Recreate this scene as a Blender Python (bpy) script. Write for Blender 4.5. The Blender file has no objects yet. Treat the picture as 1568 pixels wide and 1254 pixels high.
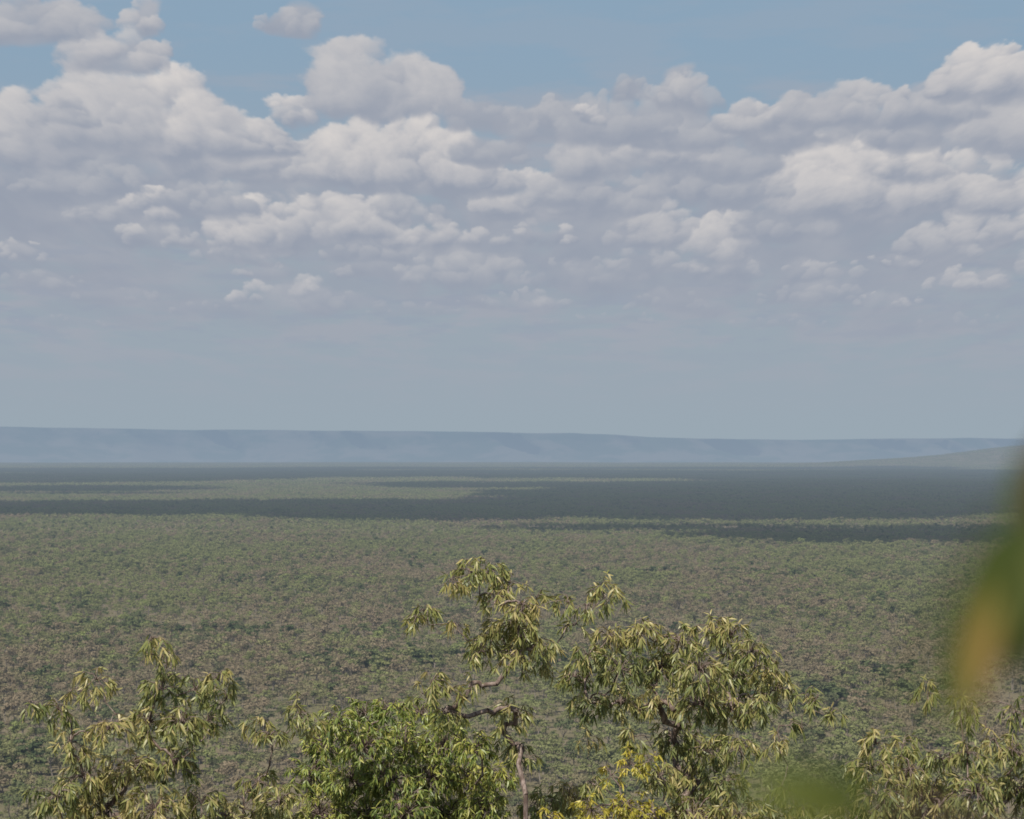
import bpy, math, random
import numpy as np
from mathutils import Vector, Matrix, noise as mnoise
random.seed(7); rng=np.random.default_rng(11)
scene=bpy.context.scene
F=3049.0; Y0=697.0; H=120.0
def W(px,py,D):
    return np.array([(px-784)/F*D, D, H+(Y0-py)/F*D])
# ---------------------------------------------------------------- sun
el=math.radians(55); s=Vector((-0.35*math.cos(el),-0.937*math.cos(el),math.sin(el))).normalized()
sl=bpy.data.lights.new("sun","SUN"); sl.energy=4.7; sl.angle=math.radians(0.5); sl.color=(1,0.95,0.86)
so=bpy.data.objects.new("sun",sl); scene.collection.objects.link(so)
so.rotation_euler=(-s).to_track_quat('-Z','Y').to_euler()
# ---------------------------------------------------------------- node helper
class NT:
    def __init__(self,nt): self.nt=nt
    def n(self,t,**k):
        nd=self.nt.nodes.new(t)
        for a,b in k.items(): setattr(nd,a,b)
        return nd
    def put(self,sock,v):
        if isinstance(v,bpy.types.NodeSocket): self.nt.links.new(v,sock)
        elif v is not None: sock.default_value=v
    def m(self,op,a,b=None,c=None,clamp=False):
        nd=self.n('ShaderNodeMath',operation=op,use_clamp=clamp)
        self.put(nd.inputs[0],a); self.put(nd.inputs[1],b); self.put(nd.inputs[2],c)
        return nd.outputs[0]
    def v(self,op,a,b=None,c=None):
        nd=self.n('ShaderNodeVectorMath',operation=op)
        self.put(nd.inputs[0],a); self.put(nd.inputs[1],b)
        if c is not None: self.put(nd.inputs[2],c)
        return nd.outputs['Value'] if op in('LENGTH','DOT_PRODUCT','DISTANCE') else nd.outputs[0]
    def mix(self,f,a,b):
        nd=self.n('ShaderNodeMix',data_type='RGBA')
        self.put(nd.inputs[0],f)
        for i,v in((6,a),(7,b)):
            if isinstance(v,tuple) and len(v)==3: v=v+(1,)
            self.put(nd.inputs[i],v)
        return nd.outputs[2]
    def mr(self,v,a,b,c=0.,d=1.,smooth=True):
        nd=self.n('ShaderNodeMapRange',interpolation_type='SMOOTHSTEP' if smooth else 'LINEAR')
        self.put(nd.inputs[0],v)
        for i,x in enumerate((a,b,c,d)): self.put(nd.inputs[1+i],x)
        return nd.outputs[0]
    def noise(self,vec,scale,detail=4,rough=.5,dim='3D'):
        nd=self.n('ShaderNodeTexNoise',noise_dimensions=dim)
        self.put(nd.inputs['Vector'],vec); nd.inputs['Scale'].default_value=scale
        nd.inputs['Detail'].default_value=detail; nd.inputs['Roughness'].default_value=rough
        return nd
    def comb(self,x,y,z=0.):
        nd=self.n('ShaderNodeCombineXYZ')
        for i,q in enumerate((x,y,z)): self.put(nd.inputs[i],q)
        return nd.outputs[0]
    def sep(self,v):
        nd=self.n('ShaderNodeSeparateXYZ'); self.put(nd.inputs[0],v); return nd.outputs
# ---------------------------------------------------------------- world light
world=bpy.data.worlds.new("World"); scene.world=world; world.use_nodes=True
wt=world.node_tree; wt.nodes.clear(); g=NT(wt)
sky=g.n('ShaderNodeTexSky',sky_type='NISHITA'); sky.sun_disc=False; sky.sun_elevation=el
sky.sun_rotation=math.atan2(s.x,s.y); sky.altitude=200; sky.dust_density=1.5
bg=g.n('ShaderNodeBackground'); g.put(bg.inputs[0],sky.outputs[0]); bg.inputs[1].default_value=0.1
out=g.n('ShaderNodeOutputWorld'); g.put(out.inputs[0],bg.outputs[0])
# ---------------------------------------------------------------- materials
def newmat(name):
    m=bpy.data.materials.new(name); m.use_nodes=True; m.node_tree.nodes.clear()
    try: m.cycles.emission_sampling='NONE'
    except Exception as e: print(e)
    return m,NT(m.node_tree)
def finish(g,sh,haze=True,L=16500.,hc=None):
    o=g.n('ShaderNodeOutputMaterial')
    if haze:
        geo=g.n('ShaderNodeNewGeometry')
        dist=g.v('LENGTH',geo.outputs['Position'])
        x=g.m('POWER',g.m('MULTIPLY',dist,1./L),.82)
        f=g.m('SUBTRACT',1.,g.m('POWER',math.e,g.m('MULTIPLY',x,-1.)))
        e=g.n('ShaderNodeEmission'); g.put(e.inputs[0],hc if hc is not None else (.245,.305,.38,1))  # aerial haze painted onto the surface as a glow, stronger with distance
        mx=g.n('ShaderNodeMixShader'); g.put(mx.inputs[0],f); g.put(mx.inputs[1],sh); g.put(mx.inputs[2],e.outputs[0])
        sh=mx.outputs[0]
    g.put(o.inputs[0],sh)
def leafshader(g,col,trans=.25,rough=.55,spec=.3):
    p=g.n('ShaderNodeBsdfPrincipled'); g.put(p.inputs['Base Color'],col); p.inputs['Roughness'].default_value=rough
    p.inputs['Specular IOR Level'].default_value=spec
    t=g.n('ShaderNodeBsdfTranslucent'); g.put(t.inputs[0],col)
    m=g.n('ShaderNodeMixShader'); m.inputs[0].default_value=trans; g.put(m.inputs[1],p.outputs[0]); g.put(m.inputs[2],t.outputs[0])
    return m.outputs[0]
# ground
mg,g=newmat("savanna_ground")
geo=g.n('ShaderNodeNewGeometry'); pos=geo.outputs['Position']
a=g.noise(pos,.004,6,.6).outputs['Fac']; b=g.noise(pos,.08,6,.65).outputs['Fac']; c=g.noise(pos,1.3,5,.6).outputs['Fac']
col=g.mix(g.mr(a,.4,.6),(.185,.145,.094),(.145,.140,.074))
col=g.mix(g.mr(b,.42,.62),col,(.20,.163,.107))
col=g.mix(g.m('MULTIPLY',g.mr(c,.4,.65),.5),col,(.105,.10,.06))
bs=g.n('ShaderNodeBsdfDiffuse'); g.put(bs.inputs[0],col)
bp=g.n('ShaderNodeBump'); g.put(bp.inputs['Height'],b); bp.inputs['Distance'].default_value=3; bp.inputs['Strength'].default_value=.5
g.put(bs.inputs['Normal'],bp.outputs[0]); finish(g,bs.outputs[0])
# canopy
mc,g=newmat("woodland_canopy")
oi=g.n('ShaderNodeObjectInfo'); loc=oi.outputs['Location']; rnd=oi.outputs['Random']
lx,ly,lz=g.sep(loc)
loc2=g.comb(lx,g.m('MULTIPLY',ly,.4),0.)
a=g.noise(loc2,.0040,4,.6).outputs['Fac']; b=g.noise(loc2,.02,3,.6).outputs['Fac']
far=g.mr(ly,1500.,3200.); near=g.mr(ly,1100.,750.)
k=g.m('ADD',g.m('MULTIPLY_ADD',g.m('SUBTRACT',a,.5),1.15,.49),g.m('ADD',g.m('MULTIPLY',far,.08),g.m('MULTIPLY',near,.06)))
k=g.m('ADD',k,g.m('MULTIPLY',g.m('SUBTRACT',b,.5),.6))
k=g.m('ADD',k,g.m('MULTIPLY',g.m('SUBTRACT',rnd,.5),.26))
col=g.mix(g.mr(k,.40,.58),(.290,.228,.150),(.240,.255,.105))
wn=g.n('ShaderNodeTexWhiteNoise',noise_dimensions='1D'); g.put(wn.inputs['W'],g.m('MULTIPLY',rnd,91.7))
col=g.mix(g.mr(wn.outputs['Value'],.78,.95,0,.8),col,(.09,.12,.055))
col=g.mix(g.mr(wn.outputs['Value'],.14,.0,0,.7),col,(.27,.32,.10))
geo=g.n('ShaderNodeNewGeometry')
pn=g.noise(geo.outputs['Position'],.5,3,.6).outputs['Fac']
col=g.mix(g.mr(pn,.35,.65,0,.35),col,(.18,.16,.095))
d=g.n('ShaderNodeBsdfDiffuse'); g.put(d.inputs[0],col); t=g.n('ShaderNodeBsdfTranslucent'); g.put(t.inputs[0],col)
ms=g.n('ShaderNodeMixShader'); ms.inputs[0].default_value=.28; g.put(ms.inputs[1],d.outputs[0]); g.put(ms.inputs[2],t.outputs[0])
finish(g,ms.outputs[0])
md,g=newmat("thicket_canopy")
oi=g.n('ShaderNodeObjectInfo')
col=g.mix(oi.outputs['Random'],(.045,.06,.03),(.12,.14,.06))
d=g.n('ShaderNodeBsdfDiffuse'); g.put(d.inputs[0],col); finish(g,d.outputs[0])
mt,g=newmat("savanna_bark")
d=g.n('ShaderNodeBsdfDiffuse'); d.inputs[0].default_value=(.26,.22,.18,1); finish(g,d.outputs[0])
# escarpment
me_,g=newmat("sandstone_escarpment")
geo=g.n('ShaderNodeNewGeometry'); pos=geo.outputs['Position']
px_,py_,pz_=g.sep(pos)
n1=g.noise(g.v('MULTIPLY',pos,(1,1,3)),.0012,5,.6).outputs['Fac']
n2=g.noise(g.comb(px_,0.,g.m('MULTIPLY',pz_,1.2)),.00035,3,.5).outputs['Fac']
col=g.mix(g.mr(n1,.4,.6),(.05,.07,.04),(.15,.13,.10))
bs=g.n('ShaderNodeBsdfDiffuse'); g.put(bs.inputs[0],col)
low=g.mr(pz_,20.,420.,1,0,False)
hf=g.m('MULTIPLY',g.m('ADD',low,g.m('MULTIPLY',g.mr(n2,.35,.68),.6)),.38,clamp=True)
hc=g.mix(hf,(.245,.322,.418,1),(.29,.36,.445,1))  # painted haze glow, paler low down and in noise patches
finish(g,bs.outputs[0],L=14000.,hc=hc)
# unseen shade clouds
mcl,g=newmat("cloud_white"); d=g.n('ShaderNodeBsdfDiffuse'); d.inputs[0].default_value=(.85,.86,.88,1); finish(g,d.outputs[0],False)
# ---------------------------------------------------------------- mesh util
def mesh_obj(name,verts,faces,mats,link=True,smooth=False,mi=None,parent=None,valid=True):
    me=bpy.data.meshes.new(name)
    verts=np.asarray(verts,dtype=np.float32)
    n,kk=faces.shape
    me.vertices.add(len(verts)); me.vertices.foreach_set('co',verts.ravel())
    me.loops.add(n*kk); me.loops.foreach_set('vertex_index',faces.ravel().astype(np.int32))
    me.polygons.add(n); me.polygons.foreach_set('loop_start',np.arange(0,n*kk,kk,dtype=np.int32))
    me.update(calc_edges=True)
    if valid: me.validate()
    for m in mats: me.materials.append(m)
    if smooth: me.polygons.foreach_set('use_smooth',np.ones(len(me.polygons),bool))
    if mi is not None: me.polygons.foreach_set('material_index',np.array(mi,np.int32))
    me.update()
    ob=bpy.data.objects.new(name,me)
    if link: scene.collection.objects.link(ob)
    if parent: ob.parent=parent
    return ob
# ---------------------------------------------------------------- sky dome with cumulus field
def perlin(u,v,seed):
    r=np.random.default_rng(seed); tab=r.uniform(0,2*np.pi,(256,256)); gxT=np.cos(tab).astype(np.float32); gyT=np.sin(tab).astype(np.float32)
    iu=np.floor(u).astype(int); iv=np.floor(v).astype(int); fu=(u-iu).astype(np.float32); fv=(v-iv).astype(np.float32)
    su=fu*fu*fu*(fu*(fu*6-15)+10); sv=fv*fv*fv*(fv*(fv*6-15)+10)
    def gr(a,b):
        ia=(iu+a)&255; ib=(iv+b)&255
        return gxT[ia,ib]*(fu-a)+gyT[ia,ib]*(fv-b)
    a=gr(0,0);b=gr(1,0);c=gr(0,1);d=gr(1,1)
    return ((a+(b-a)*su)*(1-sv)+(c+(d-c)*su)*sv)*1.5
def fbm(u,v,seed,o=6,gain=.5,bill=False):
    t=0;a=1;n=0
    for k in range(o):
        p=perlin(u+17.3*k,v+5.1*k,seed+k)
        t=t+a*(np.abs(p)*2-.55 if bill else p); n+=a; a*=gain; u=u*2.03; v=v*2.03
    return t/n*1.6
def nonuni(lo,a,b,hi,st,cs):
    return np.concatenate([np.arange(lo,a,cs),np.arange(a,b,st),np.arange(b,hi+cs,cs)])
azp=nonuni(-4200,-980,980,4200,1.2,60.); elp=np.concatenate([np.arange(-300,-20,40.),np.arange(-20,790,1.15),np.arange(790,3400,60.)])
PX,PY=np.meshgrid(azp,elp,indexing='xy')      # units: 1/3049 rad
ny_,nx_=PX.shape
Xs=PX/100; Ys=PY/100; Yc=np.maximum(Ys,-.5)+3.
U=Xs/Yc; V=np.log(Yc)*1.35
w1=fbm(U*4,V*4,3,4); w2=fbm(U*4+9,V*4+3,8,4)
w3=fbm(U*17,V*17,13,5,.6); w4=fbm(U*17+9,V*17+3,18,5,.6)
U2=U+w1*.03; V2=V+w2*.02
N1=fbm(U2*8,V2*8,21,7,.55); soft1=fbm(U2*10,V2*10,51,4,.45); N3=fbm(U2*22,V2*22,151,5,.6)
sm=lambda x,a,b:(lambda t:t*t*(3-2*t))(np.clip((x-a)/(b-a),0,1))
def lerp(a,b,t): return a+(b-a)*t[...,None]
C=lambda *c: np.array(c,np.float32)
Yf=Ys
base=lerp(C(.325,.385,.447)+np.zeros(PX.shape+(3,)),C(.258,.372,.490),sm(Yf,2.6,6.9))
base=lerp(base,C(.320,.392,.450),sm(-Yf,-1.3,0.))
base=lerp(base,C(.10,.21,.44),sm(Yf,9.,26.))
st=fbm(U*3.2,V*11,77,6,.55); 
base=lerp(base,C(.370,.39,.452),np.clip(sm(st,-.25,.45)*sm(Yf,.5,2.4)*(1-.75*sm(Yf,4.4,6.4)),0,1)*.75)
st2=fbm(U*5+3,V*17,99,6,.55)
base=lerp(base,C(.30,.35,.44),sm(st2,.0,.5)*sm(Yf,1.0,2.6)*(1-sm(Yf,3.6,5.2))*.6)
lobes=[ # x, base y, half width, height, tone
(300,325,400,160,.28,1),(700,325,300,125,.28,1),(1350,350,370,235,.28,1),(950,305,290,150,.26,1),(90,400,240,100,.2,1),(1100,430,360,110,.22,1),
(600,440,340,90,.18,1),(1400,480,280,80,.2,1),(250,470,290,70,.18,1),(60,300,200,150,.24,1),(850,400,300,110,.22,1),(1250,300,260,150,.25,1),
(20,50,130,85,.5,0),(175,96,82,72,.75,0),(200,40,34,50,.7,0),(440,40,56,42,.45,0),
(140,210,100,125,.72,0),(250,222,100,132,.97,0),(335,255,98,96,.86,0),(405,270,78,70,.7,0),(442,180,42,50,.95,0),(388,228,66,62,.85,0),
(535,162,68,112,.6,0),(625,170,80,98,.64,0),(555,268,92,90,.92,0),(648,272,86,110,1.05,0),(697,278,58,74,.85,0),(480,272,100,74,.72,0),
(30,238,100,102,.68,0),(95,186,50,44,.55,0),(745,281,58,48,.85,0),(808,318,80,70,.88,0),(862,306,70,60,.58,0),
(230,336,60,54,.85,0),(430,367,112,76,.88,0),(525,357,102,70,.78,0),(665,372,102,48,.75,0),(820,372,60,44,.6,0),
(400,416,48,34,.6,0),(432,460,92,44,.8,0),(375,392,92,34,.48,0),(255,377,92,38,.48,0),(710,430,110,54,.45,0),(832,466,50,36,.6,0),
(935,258,114,86,.62,0),(1002,240,50,66,.88,0),(895,183,30,34,.85,0),(1035,251,58,62,.7,0),(845,210,88,62,.4,0),(730,196,70,48,.35,0),
(950,200,100,70,.35,0),(1040,215,80,70,.4,0),(1120,260,90,80,.38,0),(900,320,110,70,.4,0),(1060,300,100,70,.42,0),
(1065,158,54,62,.58,0),(1160,190,56,56,.75,0),(960,148,50,40,.28,0),
(1285,312,124,112,.98,0),(1355,321,88,84,.8,0),(1205,212,100,84,.5,0),(1300,182,100,72,.58,0),(1440,172,70,76,.64,0),(1525,140,92,80,.94,0),
(1402,268,60,74,1.0,0),(1500,311,90,86,.88,0),(1560,214,92,115,.7,0),(1540,368,100,70,.7,0),(1440,390,70,58,.55,0),(1380,215,80,60,.45,0),
(1000,367,70,64,.65,0),(1100,390,70,74,.76,0),(1120,417,70,40,.52,0),(990,417,70,44,.42,0),(1205,357,100,58,.4,0),(1262,422,70,34,.5,0),
(1380,406,50,22,.6,0),(1502,440,82,40,.75,0),(1362,467,60,28,.75,0),(1240,460,90,34,.4,0),(160,337,100,36,.38,0),(30,396,48,34,.55,0),
(560,422,64,28,.38,0),(620,332,64,48,.45,0),(180,457,74,26,.3,0),(1150,302,84,44,.4,0),(760,242,64,38,.35,0),(1040,472,94,28,.28,0),(640,482,84,24,.28,0),
(330,480,80,20,.28,0),(1480,500,90,20,.28,0),(100,500,90,18,.25,0),(900,430,110,40,.3,0),(120,290,110,60,.35,0),(300,320,110,50,.38,0),
(520,470,90,26,.3,0),(760,470,80,24,.35,0),(930,495,90,20,.3,0),(1180,500,90,20,.3,0),(60,440,90,30,.3,0),(560,395,80,36,.42,0),
(-200,300,200,150,.6,0),(-330,200,160,120,.8,0),(-120,180,110,80,.6,0),(1750,330,180,160,.8,0),(1850,180,200,120,.7,0),(1680,420,120,60,.5,0),
(500,-120,260,110,.7,0),(1200,-160,300,140,.8,0),(-250,-60,240,130,.8,0),(1900,-100,220,120,.8,0)]
NS=12
lobes=lobes[:NS]+sorted(lobes[NS:],key=lambda l:-l[1])
col=base.astype(np.float32)
crng=np.random.default_rng(5)
LX,LY,LZ=-.30,.80,.52  # light direction for the puff shading painted into the dome colour
def region(cx,cy,w,ht,hb):
    j0,j1=np.searchsorted(azp,[cx-w,cx+w]); i0,i1=np.searchsorted(elp,[cy-hb,cy+ht])
    return None if (i1-i0<2 or j1-j0<2) else (slice(i0,i1),slice(j0,j1))
for i,(lx,ly,w,h,wh,soft) in enumerate(lobes):
    cx=lx-784; cy=Y0-ly
    hb=h*(.6 if soft else .36)
    fade=min(1,max(.25,(cy/100-.7)/2.5)); wf=wh*(.55+.45*fade)
    lit=C(.36+.345*wf,.392+.275*wf,.452+.19*wf); gr=C(.310,.345,.420)+C(.028,.033,.03)*(1-fade)
    sl_=region(cx,cy,w*2,h*1.9,hb*2.3)
    if sl_ is None: continue
    wsc=Yc[sl_]/8.
    xx=PX[sl_]+w1[sl_]*30*wsc; yy_=PY[sl_]+w2[sl_]*17*wsc
    dx=(xx-cx)/w; dy=(yy_-cy); dt=np.maximum(dy/h,0); db=np.maximum(-dy/hb,0)
    d=.82-dx*dx-dt*dt-db*db+N1[sl_]*(.75 if soft else .6)
    a=(sm(d,.0,.6)*.9 if not soft else sm(d,-.4,1.0)*.85)*fade*(1-.6*sm(db,.1,1.1))
    sh=np.clip(.08+.5*dt+.2*soft1[sl_],0,1)
    col[sl_]=lerp(col[sl_],gr+(lit-gr)*sh[...,None],a)
    if soft: continue
    npf=int(np.clip(w*h/230,6,38)); pf=[]
    for k in range(npf):
        ux=crng.uniform(-.88,.88); env=math.sqrt(1-ux*ux); ut=crng.uniform(.05,1.)**.8*env
        pr=h*crng.uniform(.18,.42)*(1.1-.35*abs(ux))*(1.1-.35*ut)
        pf.append((cx+ux*w,cy+max(0,ut*h-pr*.7),pr*crng.uniform(1.0,1.6),pr,ut))
    pf.sort(key=lambda p:-p[1])
    pa=.86*fade*min(1,.6+wh*.45)
    for (qx,qy,rx,ry,ut) in pf:
        sl_=region(qx,qy,rx*1.9,ry*1.9,ry*1.9)
        if sl_ is None: continue
        wsc=Yc[sl_]/8.
        xx=PX[sl_]+(w1[sl_]*14+w3[sl_]*10)*wsc; yy_=PY[sl_]+(w2[sl_]*9+w4[sl_]*8)*wsc
        ex=(xx-qx)/rx; ey=(yy_-qy)/ry; r2=ex*ex+ey*ey
        a=sm(1.1-r2+N1[sl_]*.4+N3[sl_]*.25,.0,.72)
        a=a*(1-.9*sm(-ey,-.2,.85))
        nz=np.sqrt(np.clip(1.15-r2,0.02,2))
        lam=LX*ex+LY*ey+LZ*nz*.8
        hh=np.clip((PY[sl_]-cy)/h,-.3,1.1)
        sh=np.clip(.03+.46*hh+.52*np.clip(lam,-.5,1)+.10*soft1[sl_]+.12*N3[sl_],0,1.1)
        col[sl_]=lerp(col[sl_],gr+(lit-gr)*sh[...,None],a*pa)
edge=sm(4100-np.abs(PX),0,1400)*sm(3300-PY,0,1400)
RD=90000.
dirv=np.stack([PX/F,np.ones_like(PX),PY/F],-1); dirv/=np.linalg.norm(dirv,axis=-1,keepdims=True)
vs=dirv*RD+np.array([0,0,H])
idx=np.arange(ny_*nx_).reshape(ny_,nx_)
fc=np.stack([idx[:-1,:-1],idx[:-1,1:],idx[1:,1:],idx[1:,:-1]],-1).reshape(-1,4)
msk,g=newmat("sky_with_cumulus")
at=g.n('ShaderNodeAttribute',attribute_name='radiance'); e=g.n('ShaderNodeEmission'); g.put(e.inputs[0],at.outputs['Color'])
tr=g.n('ShaderNodeBsdfTransparent'); mx=g.n('ShaderNodeMixShader'); at2=g.n('ShaderNodeAttribute',attribute_name='fade')
g.put(mx.inputs[0],at2.outputs['Fac']); g.put(mx.inputs[1],tr.outputs[0]); g.put(mx.inputs[2],e.outputs[0])
o=g.n('ShaderNodeOutputMaterial'); g.put(o.inputs[0],mx.outputs[0])
dome=mesh_obj("sky",vs.reshape(-1,3),fc,[msk],smooth=True,valid=False)
at=dome.data.attributes.new('radiance','FLOAT_COLOR','POINT'); at.data.foreach_set('color',np.concatenate([col,np.ones(col.shape[:2]+(1,))],-1).astype(np.float32).ravel())
at=dome.data.attributes.new('fade','FLOAT','POINT'); at.data.foreach_set('value',edge.astype(np.float32).ravel())
# ---------------------------------------------------------------- terrain
def hgt(x,y):
    x=np.asarray(x,float); y=np.asarray(y,float)
    yy=y+6*np.sin(x*.021)+3*np.sin(x*.07)
    t=np.clip((yy-3)/210,0,1); d=t*(1.25-.25*t)
    z=118.4*(1-d)
    und=3*np.sin(x*.0021+1)*np.sin(y*.0013)+2*np.sin(x*.0007+y*.0009)
    z=z+und*np.clip((y-300)/1500,0,1)
    z=z+290*np.exp(-(((x-7200)/2900)**2+((y-20500)/2300)**2)**1.3)*(1+.05*np.sin(x*.004))
    return z
angs=np.concatenate([np.arange(-28,28,.4),np.arange(28,332,4)])
rad=np.concatenate([[0.0],np.geomspace(1,75000,300)])
A,R=np.meshgrid(np.radians(angs),rad,indexing='ij')
gx=R*np.sin(A); gy=R*np.cos(A); gz=hgt(gx,gy)
na,nr=A.shape
idx=np.arange(na*nr).reshape(na,nr); nx=np.roll(idx,-1,axis=0)
fc=np.stack([idx[:,:-1],idx[:,1:],nx[:,1:],nx[:,:-1]],-1).reshape(-1,4)[:, ::-1]
vv=np.stack([gx,gy,gz],-1).reshape(-1,3)
mesh_obj("savanna_plain_ground",vv,np.ascontiguousarray(fc),[mg],smooth=True)
# ---------------------------------------------------------------- distant escarpment
ED=32000
xs=np.arange(-11000,11001,50.)
ppx=[-600,0,150,250,600,820,880,950,1000,1080,1200,1400,1568,2200]
ppy=[650,652,653,655,658,661.5,662,665,669,671,672,670,671,668]
top=np.interp(xs/ED*F+784,ppx,ppy); ht=H+(Y0-top)/F*ED
def fb(x,sd,o=5,f=.0004):
    r=np.zeros_like(x); a=1
    for k in range(o):
        for q in range(2): r+=a*np.sin(x*f*(1.9**k)*(1+.37*q)+sd*(k+1.3)*(q+2.1))
        a*=.55
    return r
ht=ht+fb(xs,2.2,6,.0011)*4
rows=[(-900,-.02),(-500,.12),(-250,.3),(-120,.45),(-60,.55),(-20,.8),(0,.93),(60,.98),(400,1.0),(3000,1.0),(7000,.9)]
vs=[]
for j,(dy,fh) in enumerate(rows):
    off=fb(xs,1.1,6)*420+fb(xs,5.+j*.15,4,.002)*110*(1 if j<8 else 0)
    vs.append(np.stack([xs,ED+900+dy*(1.3+.5*fb(xs,3.,3,.001)/2.)+off,ht*fh],-1))
vs=np.stack(vs,0); nr_,nc_=vs.shape[:2]; idx=np.arange(nr_*nc_).reshape(nr_,nc_)
fc=np.stack([idx[:-1,:-1],idx[:-1,1:],idx[1:,1:],idx[1:,:-1]],-1).reshape(-1,4)
mesh_obj("distant_escarpment_hills",vs.reshape(-1,3),fc,[me_],smooth=False)
# ---------------------------------------------------------------- woodland prototypes
def proto(name,ntrees,spread,nq,qs,height=9.,mat=None,dense=1.):
    V=[];Fq=[];MI=[]
    def frust(p,q,r0,r1,k=4):
        p=np.array(p,float);q=np.array(q,float); b=len(V)
        for (c,r) in((p,r0),(q,r1)):
            for i in range(k):
                a=2*math.pi*i/k; V.append(c+np.array([math.cos(a)*r,math.sin(a)*r,0]))
        for i in range(k): Fq.append([b+i,b+(i+1)%k,b+k+(i+1)%k,b+k+i]); MI.append(1)
    for t in range(ntrees):
        ox,oy=(rng.uniform(-spread,spread,2) if ntrees>1 else (0,0))
        hh=height*rng.uniform(.7,1.2); 
        lean=rng.normal(0,.5,2)
        tp=np.array([ox+lean[0],oy+lean[1],hh*.5]); frust([ox,oy,-.5],tp,.2,.13)
        nl=rng.integers(5,9) if ntrees<=6 else 2
        for l in range(nl):
            a=rng.uniform(0,2*math.pi); rr=rng.uniform(.3,1)*height*.26
            c=np.array([tp[0]+math.cos(a)*rr,tp[1]+math.sin(a)*rr,hh*rng.uniform(.55,.92)])
            if ntrees<=6: frust(tp,c,.1,.04,3)
            R=height*rng.uniform(.10,.19)*(1.5 if ntrees>6 else 1)
            for k in range(max(1,int(nq/nl))):
                n=rng.normal(size=3); n/=np.linalg.norm(n)
                if n[2]<-.3: n[2]*=-.6
                p=c+n*R*rng.uniform(.45,1.05)*np.array([1.15,1.15,.8])
                nn=n+rng.normal(size=3)*.45+np.array([0,0,.25]); nn/=np.linalg.norm(nn)
                u=np.cross(nn,rng.normal(size=3)); u/=np.linalg.norm(u); w=np.cross(nn,u)
                sz=qs*rng.uniform(.5,1.2); sw=sz*rng.uniform(.4,.9); b=len(V)
                V.extend([p-u*sz-w*sw*.3,p-u*.2*sz-w*sw,p+u*sz+w*sw*.2,p+u*.1*sz+w*sw]); Fq.append([b,b+1,b+2,b+3]); MI.append(0)
    return mesh_obj(name,np.array(V),np.array(Fq),[mat or mc,mt],link=False,mi=MI)
coll=bpy.data.collections.new("woodland_tree_kinds")
protos=[]
for i in range(6): protos.append(proto("t%02d_savanna_tree"%i,1,0,240,.42,rng.uniform(7,10)))
for i in range(2): protos.append(proto("t%02d_thicket_tree"%(6+i),1,0,330,.6,9.5,mat=md))
for i in range(5): protos.append(proto("t%02d_grove"%(8+i),6,20,70,.75,9))
for i in range(4): protos.append(proto("t%02d_far_grove"%(13+i),26,60,10,1.9,9.5))
for p in protos: coll.objects.link(p)
PTS=[];SC=[];RT=[];IX=[]
def scatter(n,r0,r1,i0,i1,half=19,s0=.6,s1=1.25,cut=.38):
    r=np.sqrt(rng.uniform(0,1,n)*(r1*r1-r0*r0)+r0*r0); a=np.radians(rng.uniform(-half,half,n))
    x=r*np.sin(a); y=r*np.cos(a)
    keep=(np.sin(x*.011+3*np.sin(y*.004))*np.sin(y*.009+2*np.sin(x*.006))*.5+.5+rng.uniform(0,.9,n))>cut
    x=x[keep];y=y[keep];m=len(x)
    PTS.append(np.stack([x,y,hgt(x,y)-.1],-1)); sc=rng.uniform(s0,s1,m)
    SC.append(np.stack([sc*rng.uniform(.9,1.35,m),sc*rng.uniform(.9,1.35,m),sc],-1))
    RT.append(np.stack([0*sc,0*sc,rng.uniform(0,6.28,m)],-1)); IX.append(rng.integers(i0,i1,m))
scatter(38000,260,2900,0,6,s0=.55,s1=1.1)
scatter(22000,260,2900,0,6,s0=1.05,s1=1.6,cut=.85)
scatter(24000,260,2900,0,6,s0=.25,s1=.5)
scatter(2600,260,3500,6,8,s0=.5,s1=1.2,cut=.95)
scatter(36000,2850,8200,8,13)
scatter(60000,8000,31500,13,17,s0=.6,s1=1.2)
# dark vine thickets
for (px,py,hw,hd,n) in [(590,1032,28,9,40),(560,1028,12,6,12),(650,1022,14,6,12),(830,1030,22,8,22),(1270,1085,26,12,30),(1080,1060,22,12,10),
    (545,838,50,20,40),(190,975,45,10,30),(320,982,50,8,26),(400,900,40,14,14),(1000,892,110,14,80),(1180,895,90,16,70),(1390,900,60,14,40),
    (240,880,50,16,20),(150,865,40,16,20),(700,880,60,12,20),(40,1185,14,9,10),(1350,1050,25,12,20),(100,1000,30,10,10),(870,850,80,16,36),(640,865,60,16,24),(1300,935,60,12,24),(1420,1075,20,8,16),(60,945,40,8,16),(480,990,30,8,10)]:
    D=H*F/(py-Y0); x=(px-784)/F*D
    X_=x+rng.normal(0,hw*.6,n); Y_=D+rng.normal(0,hd,n)
    PTS.append(np.stack([X_,Y_,hgt(X_,Y_)-.4],-1)); sc=rng.uniform(.8,1.4,n)
    SC.append(np.stack([sc*1.15,sc*1.15,sc*.85],-1)); RT.append(np.stack([0*sc,0*sc,rng.uniform(0,6.28,n)],-1)); IX.append(rng.integers(6,8,n))
PTS=np.concatenate(PTS);SC=np.concatenate(SC);RT=np.concatenate(RT);IX=np.concatenate(IX)
me=bpy.data.meshes.new("savanna_woodland"); me.vertices.add(len(PTS)); me.vertices.foreach_set('co',PTS.astype(np.float32).ravel())
for nm,ty,arr in(("iscale",'FLOAT_VECTOR',SC),("irot",'FLOAT_VECTOR',RT)):
    at=me.attributes.new(nm,ty,'POINT'); at.data.foreach_set('vector',arr.astype(np.float32).ravel())
at=me.attributes.new("iidx",'INT','POINT'); at.data.foreach_set('value',IX.astype(np.int32))
wood=bpy.data.objects.new("savanna_woodland",me); scene.collection.objects.link(wood)
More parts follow.
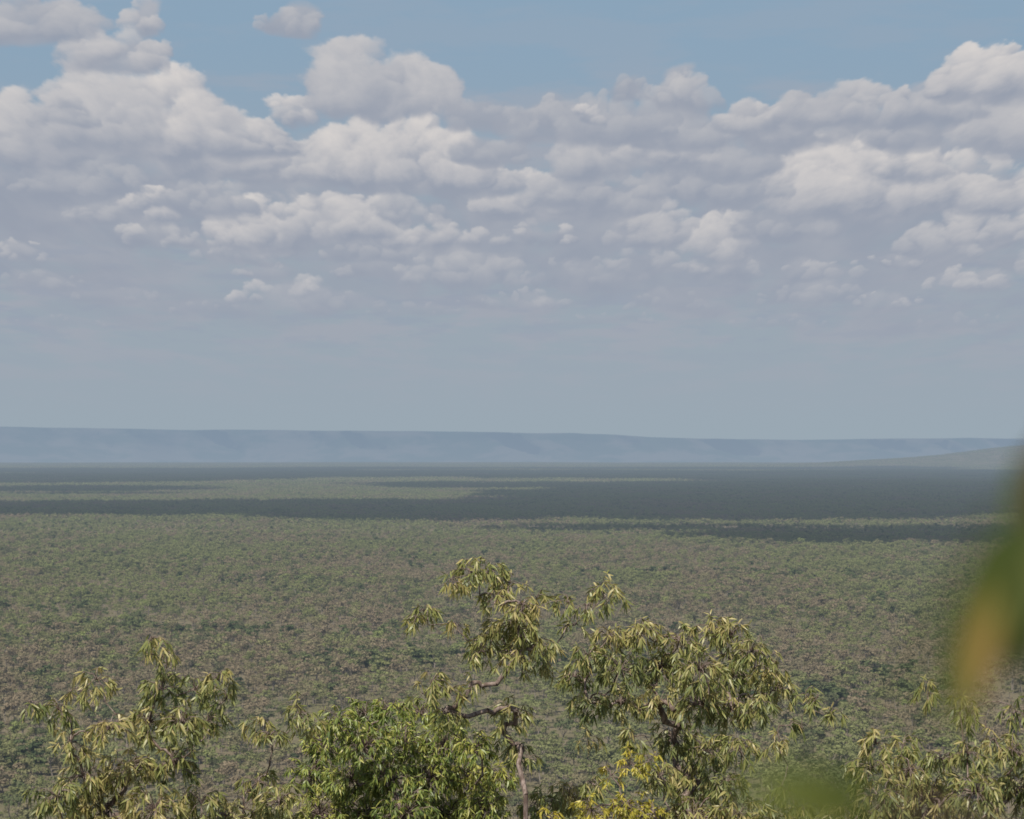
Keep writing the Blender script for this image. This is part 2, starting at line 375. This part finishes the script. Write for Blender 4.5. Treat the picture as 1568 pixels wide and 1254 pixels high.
ng=bpy.data.node_groups.new("woodland_scatter",'GeometryNodeTree')
ng.interface.new_socket(name="Geometry",in_out='INPUT',socket_type='NodeSocketGeometry')
ng.interface.new_socket(name="Geometry",in_out='OUTPUT',socket_type='NodeSocketGeometry')
gi=ng.nodes.new('NodeGroupInput'); go=ng.nodes.new('NodeGroupOutput')
ci=ng.nodes.new('GeometryNodeCollectionInfo'); ci.inputs['Collection'].default_value=coll
ci.inputs['Separate Children'].default_value=True; ci.inputs['Reset Children'].default_value=True
ip=ng.nodes.new('GeometryNodeInstanceOnPoints'); ip.inputs['Pick Instance'].default_value=True
def na_(nm,ty):
    n=ng.nodes.new('GeometryNodeInputNamedAttribute'); n.data_type=ty; n.inputs['Name'].default_value=nm; return n.outputs[0]
L=ng.links.new
L(gi.outputs[0],ip.inputs['Points']); L(ci.outputs[0],ip.inputs['Instance']); L(na_("iidx",'INT'),ip.inputs['Instance Index'])
L(na_("irot",'FLOAT_VECTOR'),ip.inputs['Rotation']); L(na_("iscale",'FLOAT_VECTOR'),ip.inputs['Scale']); L(ip.outputs[0],go.inputs[0])
md_=wood.modifiers.new("scatter",'NODES'); md_.node_group=ng
print("instances",len(PTS))
# ---------------------------------------------------------------- unseen clouds added above the frame to shade the plain
import bmesh
bm0=bmesh.new(); bmesh.ops.create_icosphere(bm0,subdivisions=3,radius=1)
iv=np.array([v.co[:] for v in bm0.verts]); ifc=np.array([[v.index for v in f.verts] for f in bm0.faces]); bm0.free()
CV=[];CF=[];off=0; ALT=5000.
shadow=[(800,2930,660,370),(250,3220,330,150),(1400,2880,500,450),
 (-150,4450,900,720),(-950,4500,450,520),(450,4650,650,900),(1150,5900,1000,1300),(400,7600,800,900),(2000,8200,1100,1800),
 (-2200,10300,1100,2300),(-1600,7000,500,500),(-700,12800,2300,2100),(1300,11500,1500,2000),(3300,13500,1300,2200),(-3200,15500,1500,1900),(500,17500,3200,1500),(-250,7900,500,150),(-1300,6200,300,130)]
for (cx,cy,rx,ry) in shadow:
    n=int(50+rx/30)
    for k in range(n):
        a=rng.uniform(0,2*math.pi); r=math.sqrt(rng.uniform(0,1))
        px=cx+rx*r*math.cos(a); py=cy+ry*r*math.sin(a)
        R=min(rx,ry)*rng.uniform(.2,.42)*(1.2-.5*r)
        c=np.array([px,py,0.])+np.array(s)*(ALT/s.z); 
        v=iv.copy(); dsp=np.array([mnoise.fractal(Vector(q*1.7)+Vector((k*3.1,cx*.01,0)),1.,2.,4) for q in iv])
        v=v*(1+.35*dsp[:,None]); v[:,2]=np.where(v[:,2]<0,v[:,2]*.25,v[:,2]*.8)
        v=v*np.array([R*1.35,R,R*.7])+c; CV.append(v); CF.append(ifc+off); off+=len(v)
mesh_obj("unseen_shade_clouds",np.concatenate(CV),np.concatenate(CF),[mcl],smooth=True)
# ---------------------------------------------------------------- foreground eucalypts
def leafmat(name,c0,c1,c2,trans=.28):
    m,g=newmat(name)
    at=g.n('ShaderNodeAttribute',attribute_name='tint'); t=at.outputs['Fac']
    col=g.mix(g.mr(t,0.,.55,smooth=False),c0,c1); col=g.mix(g.mr(t,.55,1.,smooth=False),col,c2)
    geo=g.n('ShaderNodeNewGeometry'); nn=g.noise(geo.outputs['Position'],38,3,.6).outputs['Fac']
    col=g.mix(g.mr(nn,.45,.7,0,.3),col,(c1[0]*.8,c1[1]*.65,c1[2]*.8))
    finish(g,leafshader(g,col,trans,.42,.45),False); return m
mbark,g=newmat("eucalypt_bark")
geo=g.n('ShaderNodeNewGeometry'); nn=g.noise(g.v('MULTIPLY',geo.outputs['Position'],(1,1,.3)),30,4,.6).outputs['Fac']
col=g.mix(g.mr(nn,.4,.65),(.12,.08,.06),(.28,.215,.18)); p=g.n('ShaderNodeBsdfPrincipled'); g.put(p.inputs['Base Color'],col); p.inputs['Roughness'].default_value=.8
finish(g,p.outputs[0],False)
mtwig,g=newmat("dark_twig_bark")
geo=g.n('ShaderNodeNewGeometry'); nn=g.noise(geo.outputs['Position'],60,4,.6).outputs['Fac']
col=g.mix(g.mr(nn,.4,.65),(.045,.03,.018),(.085,.055,.03)); p=g.n('ShaderNodeBsdfPrincipled'); g.put(p.inputs['Base Color'],col); p.inputs['Roughness'].default_value=.8
finish(g,p.outputs[0],False)
m_olive=leafmat("eucalypt_leaf_olive",(.145,.18,.06),(.305,.315,.10),(.50,.415,.17),.32)
m_green=leafmat("eucalypt_leaf_green",(.12,.175,.05),(.27,.325,.075),(.46,.44,.11),.32)
m_yel=leafmat("wattle_leaf_yellow",(.34,.33,.06),(.52,.44,.065),(.62,.51,.08))
m_near=leafmat("near_leaf",(.05,.085,.015),(.15,.17,.03),(.27,.17,.03),.35)
TT=np.array([0,.22,.5,.78,1.]); WW=np.array([.12,.85,1.,.66,.04])
def build_leaves(name,B,Dr,Ln,Wd,T,mat,parent,droop=.28,grad=None):
    B=np.array(B);Dr=np.array(Dr);Ln=np.array(Ln);Wd=np.array(Wd);T=np.array(T); n=len(B)
    Dr=Dr/np.linalg.norm(Dr,axis=1,keepdims=True)
    rv=rng.normal(size=(n,3)) if grad is None else np.tile([0.,1.,0.],(n,1))
    S=np.cross(Dr,rv); S/=np.linalg.norm(S,axis=1,keepdims=True); Q=np.cross(Dr,S)
    bend=rng.uniform(-.35,.35,n)*(1 if grad is None else .2)
    sp=B[:,None]+Dr[:,None]*(Ln[:,None,None]*TT[None,:,None])
    sp=sp+np.array([0,0,-1.])*(Ln[:,None,None]*droop*TT[None,:,None]**2)+S[:,None]*(bend*Ln)[:,None,None]*(TT**2)[None,:,None]
    w=(Wd[:,None]*WW[None,:])[...,None]*.5
    tw=rng.uniform(-1.1,1.1,n)[:,None]*TT[None,:]*(1 if grad is None else .5)
    ax=S[:,None]*np.cos(tw)[...,None]+Q[:,None]*np.sin(tw)[...,None]
    v=np.stack([sp-ax*w,sp+ax*w],2).reshape(-1,3)
    b=np.arange(n)[:,None]*10; j=np.arange(4)[None]*2
    f=np.stack([b+j,b+j+1,b+j+3,b+j+2],-1).reshape(-1,4)
    ob=mesh_obj(name,v,f,[mat],smooth=True,parent=parent)
    at=ob.data.attributes.new('tint','FLOAT','POINT')
    tv=np.repeat(T,10) if grad is None else np.clip(np.repeat(T,10)+np.tile(np.repeat(TT,2),n)*grad,0,1)
    at.data.foreach_set('value',tv.astype(np.float32)); return ob
def tree(name,D,clumps,hub,mat,depth=.5,leaf=(.055,.105,.0165),dens=38.,tint=(.5,.22),twig=(.05,.14),lps=(9,14),up=.35,basex=None):
    root=bpy.data.objects.new(name,None); scene.collection.objects.link(root)
    hubp=W(hub[0],hub[1],D); bx=hubp[0]+(basex or 0); gz=float(hgt(bx,D))
    root.location=(bx,D,gz)
    nodes=[np.array([bx,D,gz-.3])]; par=[-1]; 
    nseg=8
    for i in range(1,nseg+1):
        t=i/nseg; p=nodes[0]*(1-t)+hubp*t+np.array([math.sin(t*5+D)*.12*(1-t),math.cos(t*4)*.12*(1-t),0]); nodes.append(p); par.append(len(nodes)-2)
    hubi=len(nodes)-1; cnt=[0]*len(nodes)
    cl=[]
    for (px,py,r) in clumps:
        dy=rng.uniform(-1,1)*depth; DD=D+dy
        cl.append((W(px,py-3,DD),r*.88*D/F,r))
    cl.sort(key=lambda c:np.linalg.norm(c[0]-hubp))
    B=[];Dr=[];Ln=[];Wd=[];T=[]
    for (c,R,rp) in cl:
        N=np.array(nodes[hubi:]); dv=c-N; cost=np.linalg.norm(dv,axis=1)+np.where(dv[:,2]<.02,.6-dv[:,2]*2,0)
        k=hubi+int(np.argmin(cost)); p0=nodes[k]; dist=np.linalg.norm(c-p0); m=max(2,int(dist/.08)); last=k
        bw=rng.normal(0,.12,3)*dist
        for i in range(1,m+1):
            t=i/m; q=p0*(1-t)+c*t; sag=math.sin(t*math.pi)
            q=q+np.array([0,0,.08*dist*sag])+bw*sag+rng.normal(0,.02,3)*min(1,sag*3)
            nodes.append(q); par.append(last); cnt.append(0); last=len(nodes)-1
        ns=max(5,int(round(rp*rp/dens))); tcl=rng.normal(0,.16)
        for k2 in range(ns):
            o=rng.normal(size=3); o/=np.linalg.norm(o); o=o*R*rng.uniform(.2,.95)**.6; o[2]=o[2]*.85+.15*R
            od=o/np.linalg.norm(o); o=c+o*.92
            nodes.append(c*.4+o*.6+np.array([0,0,.02])); par.append(last); cnt.append(0)
            nodes.append(o); par.append(len(nodes)-2); cnt.append(0); ti=len(nodes)-1
            dv=od*np.array([1,1,.6])+np.array([0,0,up])+rng.normal(0,.25,3); dv/=np.linalg.norm(dv)
            tl=rng.uniform(*twig); q=o.copy(); nn_=rng.integers(lps[0],lps[1]); ts=4
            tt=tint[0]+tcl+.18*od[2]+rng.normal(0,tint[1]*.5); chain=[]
            for a in range(ts):
                dv=dv+np.array([0,0,-.42]); dv/=np.linalg.norm(dv); q=q+dv*tl/ts
                nodes.append(q.copy()); par.append(ti); cnt.append(0); ti=len(nodes)-1; chain.append((q.copy(),dv.copy()))
            cnt[ti]+=.2
            for a in range(nn_):
                u=rng.uniform(0,ts-1e-3); i0=int(u); bpos=(chain[i0][0] if i0==ts-1 else chain[i0][0]*(1-(u-i0))+chain[i0+1][0]*(u-i0))
                ld=chain[i0][1]*.5+rng.normal(0,.5,3)+np.array([0,0,-.6])
                ll=rng.uniform(leaf[0],leaf[1]); B.append(bpos);Dr.append(ld);Ln.append(ll);Wd.append(leaf[2]*rng.uniform(.7,1.25))
                T.append(min(1,max(0,tt+rng.normal(0,tint[1]))) if rng.random()>.03 else 1.)
    nodes=np.array(nodes); n=len(nodes); c=np.array(cnt,float)
    for i in range(n-1,0,-1): c[par[i]]+=c[i]
    rad=.0026*np.maximum(c,1)**.52
    rad[:hubi+1]*=np.linspace(1.5,1,hubi+1)
    pi=np.array([max(0,p) for p in par]); a=nodes[pi[1:]]; b=nodes[1:]; ra=np.minimum(rad[pi[1:]],rad[1:]*1.5); rb=rad[1:]
    d=b-a; ln=np.linalg.norm(d,axis=1,keepdims=True)+1e-9; d=d/ln; b=b+d*rb[:,None]*.3
    ref=np.where(np.abs(d[:,2:3])>.9,np.array([[1.,0,0]]),np.array([[0,0,1.]])); u=np.cross(d,ref); u/=np.linalg.norm(u,axis=1,keepdims=True); w=np.cross(d,u)
    K_=6; th=np.arange(K_)*2*math.pi/K_
    ring=u[:,None]*np.cos(th)[None,:,None]+w[:,None]*np.sin(th)[None,:,None]
    v=np.stack([a[:,None]+ring*ra[:,None,None],b[:,None]+ring*rb[:,None,None]],1).reshape(-1,3)
    e=np.arange(len(a))[:,None]*2*K_; j=np.arange(K_)[None]; j2=(j+1)%K_
    f=np.stack([e+j,e+j2,e+K_+j2,e+K_+j],-1).reshape(-1,4)
    o1=mesh_obj("trunk_and_limbs",v,f,[mbark],smooth=True,parent=root)
    o2=build_leaves("leaves",B,Dr,Ln,Wd,T,mat,root)
    for o in(o1,o2): o.matrix_parent_inverse=Matrix.Translation(root.location).inverted()
    print(name,len(B)); return root
A=[(235,980,16),(255,1003,17),(225,1000,13),(150,1042,22),(125,1058,20),(92,1088,24),(45,1078,13),(250,1058,32),(300,1058,28),(335,1043,22),(348,1072,18),(230,1108,38),(282,1108,36),(170,1118,30),(110,1138,26),(320,1108,26),(130,1190,40),(200,1180,42),(270,1170,36),(90,1220,34),(160,1240,46),(240,1240,46),(310,1230,32),(350,1250,30),(200,1300,70),(300,1310,60),(100,1300,60)]
tree("eucalyptus_tree",17,A,(215,1330),m_olive,.45,dens=42.)
A2=[(400,1110,20),(415,1128,18),(460,1095,20),(475,1110,16),(395,1200,26),(430,1230,36),(375,1240,28),(420,1290,60),(470,1280,40)]
tree("eucalyptus_tree",18.3,A2,(425,1320),m_olive,.25,tint=(.45,.2))
Cb=[(520,1108,28),(560,1094,28),(600,1088,30),(645,1096,30),(690,1108,26),(500,1145,38),(560,1145,42),(620,1145,42),(680,1145,40),(725,1150,30),(478,1190,38),(540,1195,46),(600,1195,46),(660,1195,46),(720,1195,38),(765,1190,28),(490,1250,50),(560,1250,55),(620,1250,55),(680,1250,55),(745,1240,45),(600,1310,70),(700,1310,60),(500,1310,60)]
tree("eucalyptus_sapling",19.5,Cb,(610,1350),m_green,.6,leaf=(.045,.08,.0155),dens=21.,tint=(.5,.25),twig=(.05,.11),up=.8)
Dt=[(720,877,26),(750,880,26),(690,890,18),(780,895,22),(760,920,24),(800,928,24),(822,918,16),(650,938,20),(638,948,12),(790,960,32),(760,975,30),(820,985,32),(740,1000,24),(842,1012,22),(790,1010,26),(870,925,16),(920,908,22),(945,915,16),(900,930,16),(660,1048,22),(650,1065,16),(690,1062,12),(790,1090,24),(800,1150,24),(770,1120,20),(720,1055,10),(680,1092,18),(700,960,10),(880,960,12)]
tree("eucalyptus_tree",18,Dt,(805,1215),m_olive,.35,tint=(.6,.22),dens=36.)
Et=[(930,983,28),(980,973,28),(1040,983,28),(1090,968,28),(1120,975,25),(1150,1000,27),(1180,1030,26),(1190,1060,24),(900,1008,28),(880,1038,24),(950,1028,36),(1010,1028,38),(1070,1028,38),(1120,1038,38),(1160,1078,26),(900,1078,26),(950,1078,30),(1010,1078,26),(1070,1078,36),(1120,1088,34),(1030,1130,28),(1080,1150,38),(1130,1150,24),(970,1130,18),(900,1130,12),(1060,1200,38),(1010,1190,28),(1110,1200,30),(1060,1260,50),(1130,1250,36),(870,1220,28),(830,1235,30),(905,1200,18),(1000,1280,50)]
tree("eucalyptus_tree",18.8,Et,(985,1230),m_olive,.6,tint=(.5,.24),dens=28.)
Ft=[(965,1172,18),(995,1165,16),(935,1188,14),(905,1242,22),(960,1235,26),(1000,1245,18),(840,1252,18),(940,1275,45)]
tree("wattle_shrub",16,Ft,(940,1310),m_yel,.15,leaf=(.035,.065,.013),tint=(.4,.3),up=.8,twig=(.05,.10),dens=26.)
Gt=[(1340,1140,26),(1380,1142,24),(1330,1180,34),(1390,1180,34),(1440,1165,28),(1480,1155,24),(1520,1135,20),(1412,1052,14),(1418,1066,10),(1480,1092,20),(1470,1080,12),(1552,1092,20),(1548,1150,28),(1290,1235,30),(1350,1230,46),(1420,1230,50),(1490,1215,44),(1550,1215,44),(1300,1270,40),(1400,1300,70),(1500,1300,70),(1600,1200,60)]
tree("eucalyptus_tree",17.2,Gt,(1440,1340),m_olive,.4,tint=(.5,.24))
Ht=[(1232,1065,14),(1252,1070,12),(1208,1112,16),(1275,1092,9),(1190,1145,18),(1205,1215,22),(1180,1255,30),(1225,1245,20)]
tree("eucalyptus_tree",18,Ht,(1190,1300),m_olive,.15,tint=(.45,.24))
# ---------------------------------------------------------------- overhanging tree close to the lens
root=bpy.data.objects.new("overhanging_eucalyptus_branch",None); scene.collection.objects.link(root)
def tube(name,pts,r0,r1,mat):
    pts=[np.array(p,float) for p in pts]; V=[];Fc=[];K_=8;n=len(pts)
    for i,p in enumerate(pts):
        d=pts[min(i+1,n-1)]-pts[max(i-1,0)]; d/=np.linalg.norm(d); u=np.cross(d,[.3,.9,.2]); u/=np.linalg.norm(u); w=np.cross(d,u); r=r0+(r1-r0)*i/(n-1)
        for k in range(K_): V.append(p+(u*math.cos(k*2*math.pi/K_)+w*math.sin(k*2*math.pi/K_))*r)
    for i in range(n-1):
        for k in range(K_): Fc.append([i*K_+k,i*K_+(k+1)%K_,(i+1)*K_+(k+1)%K_,(i+1)*K_+k])
    return mesh_obj(name,np.array(V),np.array(Fc),[mat],smooth=True,parent=root)
tube("trunk",[(1.1,.3,118),(1.08,.33,119),(1.0,.36,120),(.95,.4,120.6)],.06,.035,mbark)
tube("limb",[(1.0,.36,120.1),(.8,.5,120.3),(.5,.68,120.28),tuple(W(1720,500,.78)),tuple(W(1640,620,.78)),tuple(W(1590,720,.77)),tuple(W(1568,830,.77))],.02,.0015,mtwig)
tube("shoot",[(1.07,.34,119.2),(.7,.45,119.6),tuple(W(1700,1330,.62)),tuple(W(1480,1270,.6)),tuple(W(1330,1210,.6))],.012,.001,mtwig)
LV=[((1562,790,.76),(1448,1105,.74),.022,.0),((1585,680,.78),(1566,880,.77),.015,.0),((1585,800,.77),(1500,1010,.76),.020,.15),
    ((1565,800,.79),(1560,1040,.79),.018,.0),((1525,900,.75),(1474,1070,.73),.009,.7),((1330,1210,.6),(1120,1185,.6),.012,.0),((1345,1215,.6),(1200,1240,.58),.012,.05),((1560,760,.40),(1370,1120,.42),.0042,.0)]
B=[];Dr=[];Ln=[];Wd=[];T=[]
for a,b,w,t in LV:
    p=W(*a);q=W(*b); B.append(p);Dr.append(q-p);Ln.append(np.linalg.norm(q-p));Wd.append(w*1.2);T.append(t)
build_leaves("leaves",B,Dr,Ln,Wd,T,m_near,root,droop=.05,grad=.6)
# ---------------------------------------------------------------- camera
cam=bpy.data.cameras.new("camera"); co=bpy.data.objects.new("camera",cam); scene.collection.objects.link(co); scene.camera=co
cam.lens=70; cam.sensor_width=36; cam.clip_start=.05; cam.clip_end=200000
co.location=(0,0,H); co.rotation_euler=(math.radians(90)+math.atan((Y0-627)/F),0,0)
cam.dof.use_dof=True; cam.dof.focus_distance=28; cam.dof.aperture_fstop=4.0
scene.view_settings.view_transform='Standard'; scene.view_settings.look='None'; scene.view_settings.exposure=0
